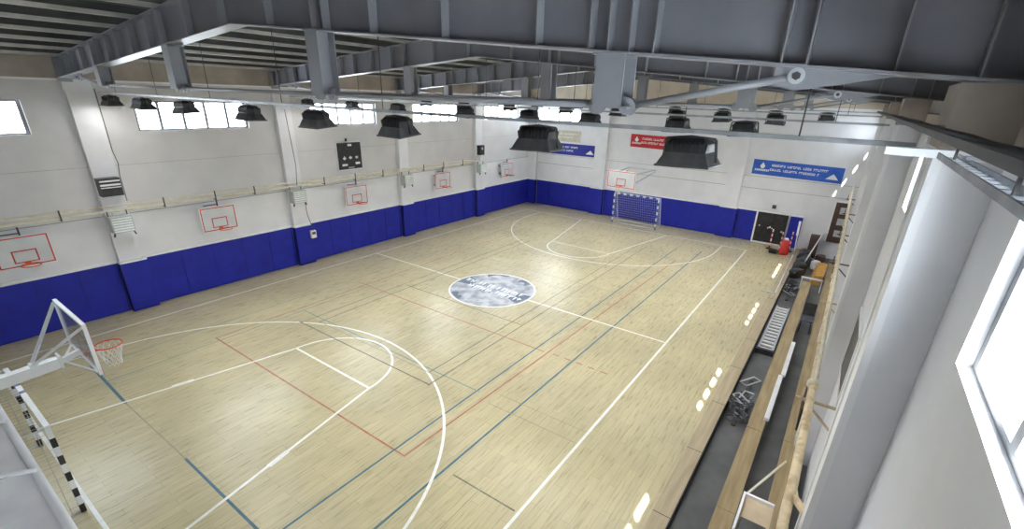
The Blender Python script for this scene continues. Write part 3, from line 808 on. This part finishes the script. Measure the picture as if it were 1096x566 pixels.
# ------------------------------------------------------------------ handball goals
def goal(xg, d, yc, label, striped_long):
    """d: +1 if the mouth faces +x"""
    o = empty('handball_goal', (xg, yc, 0), label, 'handball goal', 'handball goals')
    y0, y1 = yc-1.5, yc+1.5; H = 2.0; s_ = .08
    def stripes(a, b, n, name, long_white=0.):
        a = Vector(a); b = Vector(b); m = MB()
        if long_white:
            q = a.lerp(b, long_white); m.bar(a, q, s_, s_, 1, (0, 0, 1)) ; a = q
        for i in range(n): m.bar(a.lerp(b, i/n), a.lerp(b, (i+1)/n), s_, s_, i % 2)
        m.build(name, [MBLACK if striped_long else MBLUEST, MWHITE], o)
    stripes((xg, y0, 0.0), (xg, y0, H-.04), 10, 'post')
    stripes((xg, y1, 0.0), (xg, y1, H-.04), 10, 'post')
    if striped_long:
        m = MB(); Y = [y1+.04, 1.64, 1.54, 1.28, 1.18, .90, .78, y0+.04-.08]
        for i in range(7): m.bar((xg, Y[i], H), (xg, Y[i+1], H), s_, s_, 0 if i % 2 == 1 else 1)
        m.build('crossbar', [MBLUEST, MWHITE], o)
    else: stripes((xg, y1+.04, H), (xg, y0-.04, H), 14, 'crossbar')
    xb = xg-d*.95; xt = xg-d*.35
    m = MB()
    for y in (y0, y1):
        m.tube([(xg, y, H-.02), (xt, y, H-.02), (xb, y, .03), (xg, y, .03)], .022, 8)
    m.tube([(xt, y0, H-.02), (xt, y1, H-.02)], .022, 8); m.tube([(xb, y0, .03), (xb, y1, .03)], .03, 8)
    if not striped_long: m.tube([(xg-d*.05, y0+.03, .05), (xg-d*.05, y1-.03, .05)], .04, 8)
    m.build('back_frame', [MALU if striped_long else MWHITE], o)
    m = MB(); n = 22
    def line(a, b): m.tube([a, b], .004, 4)
    for i in range(n+1):
        y = y0+(y1-y0)*i/n; line((xt, y, H-.02), (xb, y, .05)); line((xg, y, H-.03), (xt, y, H-.03))
    for i in range(13):
        q = i/12; line((xt+(xb-xt)*q, y0, (H-.02)*(1-q)+.05*q), (xt+(xb-xt)*q, y1, (H-.02)*(1-q)+.05*q))
    for i in range(3):
        xx = xg+(xt-xg)*i/3; line((xx, y0, H-.03), (xx, y1, H-.03))
    for y in (y0, y1):
        for i in range(12):
            z = H*i/12; xe = xb+(xt-xb)*z/H; line((xg, y, z+.03), (xe, y, z+.03))
        for i in range(6):
            xx = xg+(xb-xg)*i/6; zt = H-.04 if (xx-xt)*d > 0 else H*(1-abs(xx-xt)/.6); line((xx, y, .03), (xx, y, max(zt, .05)))
    m.build('net', [MNETD if striped_long else MNET], o)
    return o
goal(-13.74, 1, .70, 'handball goal with black and white striped post under the glass backboard', True)
goal(14.35, -1, -.45, 'handball goal with white dotted posts against the blue banner wall', False)

# ------------------------------------------------------------------ banners
def banner(y0, y1, z0, z1, tilt, mm, label, seed, logo='drop', cov=(.22, .86), end=True, rows=2):
    o = empty('wall_banner', (XF-.03, (y0+y1)/2, z0), label, 'banner')
    def P(a, b, dx): # a: 0..1 along from y0 (screen left) to y1, b: 0..1 up
        return (XF-.03-dx, y0+(y1-y0)*a, z0+(z1-z0)*b+tilt*a)
    m = MB(); m.hexa([P(0, 0, 0), P(1, 0, 0), P(1, 1, 0), P(0, 1, 0)], [P(0, 0, .012), P(1, 0, .012), P(1, 1, .012), P(0, 1, .012)])
    m.build('cloth', [mm], o)
    rg = random.Random(seed); m = MB(); asp = abs(y1-y0)/(z1-z0)
    def strip(a0, a1, b0, b1):
        m.face([P(a0, b0, .016), P(a1, b0, .016), P(a1, b1, .016), P(a0, b1, .016)], 0)
    h = .15
    for rrow in range(rows):
        a = cov[0]+(.0 if rrow == 0 else -.015); b = .62-.30*rrow; e_ = cov[1]-(.0 if rrow == 0 else .1)
        while a < e_:
            wl = rg.randint(4, 9)
            for c in range(wl):
                cw = .017*9/asp*.8
                if a+cw > e_: break
                k = rg.random()
                strip(a, a+cw*.28, b, b+h)
                if k < .5: strip(a+cw*.28, a+cw*.8, b+h*.7, b+h)
                if k > .3: strip(a+cw*.28, a+cw*.8, b, b+h*.28)
                if k > .7: strip(a+cw*.55, a+cw*.8, b, b+h)
                a += cw
            a += .02
    m.build('lettering', [MPRINT], o)
    m = MB(); c = .115 if logo == 'drop' else .10
    ry = .16; rx = ry/asp
    m.face([P(c+rx*math.sin(t_)*(1 if math.cos(t_) < .2 else .55), .62+ry*1.25*math.cos(t_), .016) for t_ in [2*PI*i/16 for i in range(16)]], 0)
    for i in range(9):
        a = c-.085+i*.019; m.face([P(a, .24, .016), P(a+.013, .24, .016), P(a+.015, .38, .016), P(a+.003, .38, .016)], 0)
    m.build('emblem', [MPRINT], o)
    if end:
        m = MB(); c = .90
        m.face([P(c-.075, .20, .016), P(c+.06, .20, .016), P(c+.03, .40, .016), P(c, .56, .016), P(c-.03, .42, .016)], 0)
        m.build('badge', [MPRINT], o)
    return o
banner(-6.66, -11.15, 3.96, 4.78, -.08, MBANB, 'bright blue banner with white lettering nearest the bench-side corner', 11)
banner(1.02, -2.6, 4.86, 5.66, -.05, MBANR, 'red banner with white lettering above the far goal', 12, end=False)
banner(8.15, 3.45, 3.88, 4.66, .02, MBANN, 'navy banner with white lettering beside the hoop wall corner', 13, cov=(.2, .72))
banner(7.0, 4.75, 4.80, 5.56, 0, MBANC, 'small cream banner above the navy banner', 14, end=False)

# ------------------------------------------------------------------ black panel with white frame, clutter in the far corner
o = empty('gate_screen', (15.7, -8.3, 0), 'large black screen in a white frame standing at the banner wall', 'screen')
MB().box(15.78, 15.84, -9.12, -7.52, .10, 1.86).build('board', [MBLACK], o)
m = MB(); m.box(15.74, 15.86, -7.52, -7.43, .0, 1.9); m.box(15.74, 15.86, -9.14, -7.52, .02, .10); m.box(15.76, 15.86, -9.16, -7.52, 1.86, 1.93)
m.build('frame', [MTRIMW], o)
m = MB()
for y, z, s in ((-7.72, 1.05, .05), (-8.2, .98, .05), (-8.3, 1.03, .06), (-8.42, .98, .04), (-8.95, .86, .06)):
    m.face([(15.775, y, z-s), (15.775, y-s, z), (15.775, y, z+s*1.3), (15.775, y+s, z)], 0)
m.build('marks', [MPRINT], o)
tag(MB().box(15.86, 16.0, -8.36, -8.16, 2.12, 2.32).build('wall_socket', [MDARK]), 'small dark box on the wall above the black panel', 'wall box')

def post(x, y, z, h, label):
    o = empty('striped_post', (x, y, z), label, 'barrier post', 'red and white striped posts')
    MB().tube([(x, y, z), (x, y, z+.05)], [.19, .15], 16).build('base', [MBLACK], o)
    m = MB(); n_ = 8
    for i in range(n_): m.tube([(x, y, z+.05+h*i/n_), (x, y, z+.05+h*(i+1)/n_)], .035, 10, i % 2)
    m.build('pole', [MRED, MWHITE], o)
post(14.9, -8.6, 0, 1.1, 'striped post in front of the black panel')
post(14.6, -9.15, 0, 1.1, 'striped post beside the red bag')
post(15.0, -9.6, 0, 1.1, 'striped post in front of the narrow blue pad')
def lump(name, x, y, z0, sx, sy, sz, m_, label, cat, seed=1, rot=0., pw=3.6, group=None):
    m = MB(); rg = random.Random(seed); N, K = 14, 8
    ph = [rg.uniform(0, 6) for _ in range(6)]
    rings = []
    for k in range(K+1):
        t = -PI/2+PI*k/K
        row = []
        for i in range(N):
            a = 2*PI*i/N
            ca, sa, ct, st = math.cos(a), math.sin(a), math.cos(t), math.sin(t)
            sg = lambda v, e: math.copysign(abs(v)**(2/e), v)
            q = 1+.07*math.sin(3*a+ph[0])*ct+.05*math.sin(5*a+ph[1]+t*2)
            px, py, pz = sg(ca, pw)*sg(ct, pw)*sx*q, sg(sa, pw)*sg(ct, pw)*sy*q, sg(st, pw)*sz
            X = px*math.cos(rot)-py*math.sin(rot); Y = px*math.sin(rot)+py*math.cos(rot)
            row.append((x+X, y+Y, z0+sz+pz))
        rings.append(row)
    for k in range(K):
        for i in range(N):
            j = (i+1) % N
            m.face([rings[k][i], rings[k][j], rings[k+1][j], rings[k+1][i]], 0, True)
    return tag(m.build(name, [m_]), label, cat, group)
# red punch bag with black cap lying on the court edge
o = empty('punch_bag', (14.2, -9.42, 0), 'red punch bag with pale top standing at the court corner', 'punch bag')
MB().tube([(14.2, -9.42, .0), (14.2, -9.42, .06), (14.2, -9.42, .78), (14.2, -9.42, .84)], [.20, .24, .20, .12], 16).build('bag_body', [MRED], o)
MB().tube([(14.2, -9.42, .84), (14.2, -9.42, .93)], [.12, .08], 12).build('cap', [MTRIMW], o)
tag(MB().tube([(14.0, -8.72, .14), (13.95, -9.12, .14)], .14, 14).build('foam_roll', [MBLACK]), 'short black roll lying beside the red punch bag', 'roll')
AZ = -.25
rl = random.Random(9)
specs = [(14.98, -10.42, .5, .35, .35, MFAB, 'dark grey cloth bag at the foot of the banner wall'), (14.12, -10.45, .42, .4, .32, MBLACK, 'black bag heaped behind the red punch bag'),
         (13.2, -10.5, .6, .32, .38, MFAB, 'blue grey kit bag in the middle of the heap'), (12.2, -10.45, .5, .33, .36, MBLACK, 'black duffel bag beside the ochre foam mat'),
         (11.2, -10.4, .5, .28, .30, MBLACK, 'black sack nearest the metal trestle'), (15.05, -11.2, .35, .3, .25, MBROWN, 'brown bag in the corner by the cabinet'),
         (15.68, -10.29, .2, .15, .3, MORANGE, 'small orange bag behind the dark cloth bag'), (13.3, -11.05, .3, .2, .32, MTRIMW, 'crumpled white bag on top of the heap side')]
for i, (x, y, sx, sy, sz, mm, l) in enumerate(specs):
    lump('kit_bag', x, y, AZ, sx*.8, sy*.8, sz*.75, mm, l, 'bag', 20+i, rl.uniform(-.5, .5), 4.5, 'bags heaped in the corner')
def frame_heap(name, x0, x1, y0, y1, n_, zmax, mm, label, seed, rad=.02):
    o = empty(name, ((x0+x1)/2, (y0+y1)/2, AZ), label, 'folded stand')
    rg = random.Random(seed)
    for i in range(n_):
        cx, cy = rg.uniform(x0, x1), rg.uniform(y0, y1); a = rg.uniform(0, PI); Lh = rg.uniform(.2, .42); z = AZ+rad+rg.uniform(0, zmax)
        dx, dy = math.cos(a)*Lh, math.sin(a)*Lh*.7
        m = MB(); px, py = -math.sin(a)*.13, math.cos(a)*.13
        m.tube([(cx-dx-px, cy-dy-py, z), (cx+dx-px, cy+dy-py, z+.04), (cx+dx+px, cy+dy+py, z+.06), (cx-dx+px, cy-dy+py, z+.02)], rad, 6, 0, True)
        m.build('tube_loop', [mm if i % 3 else MALU], o)
    m = MB(); m.bar((x0, y0, AZ+.02), (x1, y0, AZ+.02), .04); m.bar((x0, y1, AZ+.02), (x1, y1, AZ+.02), .04); m.bar((x0, y0, AZ+.02), (x0, y1, AZ+.02), .04); m.bar((x1, y0, AZ+.02), (x1, y1, AZ+.02), .04)
    m.build('floor_rails', [mm], o)
    return o
frame_heap('folded_music_stand', -2.9, -.3, -10.50, -10.42, 14, .28, MDARK, 'tangle of folded dark metal stands on the grey aisle floor', 4, .022)
frame_heap('folded_trestle', 7.6, 9.9, -10.50, -10.42, 12, .45, MBLACK, 'black folded trestle frames between ladder and bag heap', 6, .026)
# ladder-like rack lying in the aisle
o = empty('floor_ladder', (4.1, -10.45, AZ), 'aluminium ladder lying on the aisle floor', 'ladder')
for y in (-10.68, -10.24): MB().box(1.9, 6.4, y-.03, y+.03, AZ+.04, AZ+.14).build('rail', [MALU], o)
for i in range(15): MB().box(2.0+i*.3, 2.12+i*.3, -10.65, -10.27, AZ+.07, AZ+.11).build('rung', [MTRIMW], o)
MB().box(1.75, 1.9, -10.74, -10.18, AZ, AZ+.18).build('foot', [MBLACK], o)
# white goal-like stand on the plank edge
o = empty('white_tube_stand', (10.5, -9.95, 0), 'thin white tube stand lying along the court edge', 'tube stand')
MB().tube([(14.2, -9.9, .05), (7.4, -9.98, .05), (7.35, -9.5, .05)], .03, 8).build('tube', [MWHITE], o)

# benches: grey block with tan wooden top
def bench(x0, x1, y0, y1, label):
    o = empty('long_bench', ((x0+x1)/2, (y0+y1)/2, AZ), label, 'bench', 'benches in the side aisle')
    MB().box(x0, x1, y0+.04, y1-.04, AZ, .10).build('plinth', [MGREY], o)
    L0 = x0; k = 0
    while L0 < x1-.05:
        L1 = min(L0+3.05, x1)
        MB().box(L0+.006, L1-.006, y0, y1, .10, .15).build('seat_board', [MWOOD], o); L0 = L1
    return o
bench(-15.5, 9.6, -11.16, -10.80, 'long tan-topped bench in the middle of the side aisle')
bench(-15.5, 14.2, -12.03, -11.64, 'long tan-topped bench against the bench-side wall')
# white beams on the bench edge
tag(MB().box(-.15, 2.4, -11.27, -11.15, .152, .22).build('white_beam', [MWHITE]), 'white beam lying on the bench edge, further from the viewer', 'beam', 'white beams on the bench')
tag(MB().box(-2.75, -.22, -11.22, -11.10, .152, .23).build('white_beam', [MWHITE]), 'white beam lying on the bench edge, beside the tangled stands', 'beam', 'white beams on the bench')
# dark folding chair draped with cloth
o = empty('folding_chair', (4.8, -11.48, AZ), 'dark folding chair with grey blue cloth in the aisle', 'chair')
x, y = 4.8, -11.40
for sx in (-.28, .28):
    for sy in (-.17, .17): MB().bar((x+sx, y+sy, AZ), (x+sx*.9, y+sy*.9, .22), .03).build('leg', [MBLACK], o)
MB().box(x-.33, x+.33, y-.2, y+.2, .22, .26).build('seat', [MFAB], o)
MB().hexa([(x+.30, y-.2, .26), (x+.34, y-.2, .26), (x+.34, y+.2, .26), (x+.30, y+.2, .26)], [(x+.42, y-.2, .72), (x+.46, y-.2, .72), (x+.46, y+.2, .72), (x+.42, y+.2, .72)]).build('backrest', [MBLACK], o)
# brown crate on rear bench, foam mat, trestle bar
o = empty('brown_crate', (-1.8, -12.0, .15), 'dark brown open crate on the wall bench behind the pipe', 'crate')
m = MB(); x0, x1, y0, y1 = -2.7, -1.2, -12.22, -11.82
m.box(x0, x1, y0, y1, .152, .18); m.box(x0, x0+.03, y0, y1, .18, .80); m.box(x1-.03, x1, y0, y1, .18, .80); m.box(x0, x1, y0, y0+.03, .18, .80); m.box(x0, x1, y1-.03, y1, .18, .80)
m.build('crate_body', [MBROWN], o)
MB().box(x0+.04, x1-.04, y0+.04, y1-.04, .182, .40).build('contents', [MDARK], o)
tag(MB().hexa([(10.6, -11.5, AZ), (12.8, -11.5, AZ), (12.8, -11.05, AZ), (10.6, -11.05, AZ)], [(10.6, -11.55, .22), (12.8, -11.6, .30), (12.8, -11.2, .30), (10.6, -11.2, .22)]).build('foam_mat', [MORYEL]), 'ochre foam mat block standing at the end of the aisle', 'foam mat')
o = empty('sawhorse', (9.5, -11.4, AZ), 'pale sawhorse bar across the end of the middle bench', 'sawhorse')
MB().bar((9.75, -10.7, .3), (9.75, -11.6, .3), .07).build('top_bar', [MWHITE], o)
for yy in (-10.75, -11.55):
    for s in (-.2, .2): MB().bar((9.75, yy, .28), (9.75+s, yy, AZ), .04).build('leg', [MWHITE], o)
MB().box(10.2, 11.0, -12.1, -11.85, .152, .50).build('black_case', [MBLACK])
tag(bpy.data.objects['black_case'], 'black case on the wall bench near the corner', 'case')
tag(MB().box(11.3, 12.1, -12.1, -11.85, .152, .42).build('brown_case', [MBROWN]), 'brown case on the wall bench near the corner', 'case')

# cabinet and pipes in the far corner
o = empty('electrical_cabinet', (15.8, -11.45, .5), 'tall electrical cabinet with pale frame at the banner wall corner', 'cabinet')
MB().box(15.72, 15.98, -11.85, -11.2, .75, 2.95).build('casing', [MBROWN], o)
m = MB(); m.box(15.70, 15.99, -11.2, -11.13, .70, 3.0); m.box(15.70, 15.99, -11.92, -11.2, 2.95, 3.02); m.build('frame', [MTRIMW], o)
for i, z in enumerate((1.1, 1.75, 2.35)): MB().box(15.66, 15.72, -11.8, -11.45, z, z+.35).build('meter_box', [MALU], o)
tag(MB().box(15.5, 15.98, -10.9, -10.45, AZ, 1.0).box(15.46, 15.5, -10.87, -10.48, AZ+.1, .9).build('brown_locker', [MBROWN]), 'low dark brown locker under the blue banner', 'locker')
o = tag(MB().bar((14.6, -9.9, .2), (15.7, -9.75, 1.5), .05).bar((15.2, -9.8, .95), (15.75, -9.75, 1.62), .11).build('white_paddle', [MWHITE]), 'white pole leaning by the narrow blue pad', 'pole')
tag(MB().tube([(12.4, -10.6, .3), (14.2, -11.0, 1.5), (14.6, -11.2, 1.5)], .03, 8).build('leaning_tube', [MWHITE]), 'pale bent tube leaning over the bag heap', 'pole')

# bench-side wall: large pipe on brackets, heater
PX = -11.71
o = empty('lagged_pipe', (0, PX, 3.75), 'stained cream pipe on triangular brackets along the bench-side wall', 'pipe')
MB().tube([(15.6, PX, 3.78)]+[(15-i*2.0, PX, 3.76) for i in range(12)]+[(-8.0, PX, 3.76), (-9.0, PX, 3.76), (-9.35, PX+.0, 3.72), (-9.5, PX, 3.58), (-9.75, PX-.0, 3.5), (-10.4, PX-.02, 3.5)], .055, 12).build('main_run', [MPIPE_B], o)
MB().tube([(-9.3, PX-.0, 3.68), (-9.45, PX-.05, 3.62), (-9.6, PX-.18, 3.6), (-9.75, PX-.3, 3.58), (-10.3, PX-.38, 3.5)], .045, 12).build('branch', [MPIPE_B], o)
MB().tube([(15.6, PX+.0, 3.92)]+[(14-i*2.2, PX+.0, 3.93) for i in range(9)]+[(-7.2, PX, 3.93)], .022, 8).build('thin_run', [MPIPE], o)
for xx in (-7.3, -2.8, .6, 4.4, 8.5, 12.5):
    m = MB(); m.bar((xx, YR, 3.66), (xx, PX+.18, 3.66), .035); m.bar((xx, YR, 3.1), (xx, PX+.05, 3.64), .03); m.bar((xx, YR+.02, 3.05), (xx, YR+.02, 3.7), .035)
    m.bar((xx, PX+.10, 3.6), (xx, PX+.10, 3.85), .03)
    m.build('bracket', [MBEIGE if xx < 0 else MDARK], o)
for xx in (-6.9, -1.0, 5.5, 11): MB().tube([(xx, PX, 3.76), (xx-.09, PX, 3.76)], .085, 12).build('flange_joint', [MPIPE], o)
o = empty('unit_heater', (-9.9, -11.62, 3.3), 'beige unit heater seen from above beside the lagged pipe, bottom of the photo', 'heater', None)
x0, x1, y0, y1 = -10.45, -9.62, -11.60, -11.30
MB().hexa([(x0, y0, 2.85), (x1, y0, 2.85), (x1, y1, 2.85), (x0, y1, 2.85)], [(x0, y0, 3.42), (x1, y0, 3.50), (x1, y1, 3.50), (x0, y1, 3.42)]).build('casing', [MBEIGE], o)
MB().box(x0-.02, -9.95, y0+.03, y1-.02, 3.47, 3.50).build('grille', [MDARK], o)
m = MB(); m.box(x0, x1+.03, y1, y1+.025, 2.9, 3.54); m.box(x1, x1+.03, y0, y1, 2.9, 3.54); m.build('casing_edge', [MTRIMW], o)
MB().bar((-9.6, -11.3, 3.5), (-9.0, -11.6, 3.72), .02).build('stay', [MPIPE], o)
# dark window-like recess frame on the bench wall
o = empty('wall_poster_frame', (-1.2, YR, 1.5), 'narrow dark notice board on the bench-side wall', 'notice board')
MB().box(-5.3, -3.75, YR+.001, YR+.03, 2.7, 4.0).build('board', [MDARK], o)
MB().box(-5.36, -5.3, YR+.001, YR+.05, 2.64, 4.06).box(-3.75, -3.69, YR+.001, YR+.05, 2.64, 4.06).box(-5.3, -3.75, YR+.001, YR+.05, 4.0, 4.06).box(-5.3, -3.75, YR+.001, YR+.05, 2.64, 2.7).build('frame', [MTRIMW], o)
# white drain strips on pilaster corners
for xx, l in ((-9.9, 'white corner strip on the pilaster closest to the viewer, bench side'), (-3.4, 'white corner strip on the second bench-side pilaster')):
    o = tag(MB().box(xx-.012, xx+.26, YR+.381, YR+.392, .2, 7.4).box(xx-.012, xx, YR+.33, YR+.38, .2, 7.4).box(xx+.34, xx+.40, YR+.381, YR+.40, .2, 7.4).build('corner_strip', [MTRIMW]), l, 'corner strip', 'white strips on pilaster corners')

# ------------------------------------------------------------------ white tarpaulin canopy below the viewer
TZ = 3.2
o = empty('tarpaulin_canopy', (-15.3, -5, TZ), 'white tarpaulin canopy with tubular edge behind the striped goal', 'canopy')
m = MB(); nx, ny = 8, 26; P = {}
for i in range(nx+1):
    for j in range(ny+1):
        xx = -16.35+(16.35-14.24)*i/nx; yy = -9.5+8.2*j/ny
        sag = -.10*math.sin(PI*((j*4/ny) % 1))*math.sin(PI*i/nx)
        P[i, j] = (xx, yy, TZ+sag+.12*(1-i/nx))
for i in range(nx):
    for j in range(ny): m.face([P[i, j], P[i+1, j], P[i+1, j+1], P[i, j+1]], 0, True)
for i in range(nx):
    for j in range(ny): m.face([(*P[i, j][:2], P[i, j][2]-.02), (*P[i, j+1][:2], P[i, j+1][2]-.02), (*P[i+1, j+1][:2], P[i+1, j+1][2]-.02), (*P[i+1, j][:2], P[i+1, j][2]-.02)], 0, True)
m.build('sheet', [MCLOTH], o)
MB().tube([(-14.2, -9.5+i*.82, TZ) for i in range(11)], .05, 10).build('edge_tube', [MWHITE], o)
for k in range(6):
    yy = -9.0+k*1.5
    MB().tube([(-16.3+q*.21, yy+1.9*math.sin(q*.2), TZ+.17+.08*math.sin(PI*q/10)) for q in range(11)], .026, 8).build('hoop_tube', [MWHITE], o)
    MB().tube([(-16.3+q*.21, yy+.75-.2*q/10, TZ+.11-.08*q/10) for q in range(11)], .008, 5).build('seam', [MGROOVE], o)
for yy in (-9.3, -5.4, -1.5): MB().bar((-14.3, yy, TZ-.05), (-14.3, yy, 0), .06).build('leg', [MWHITE], o)
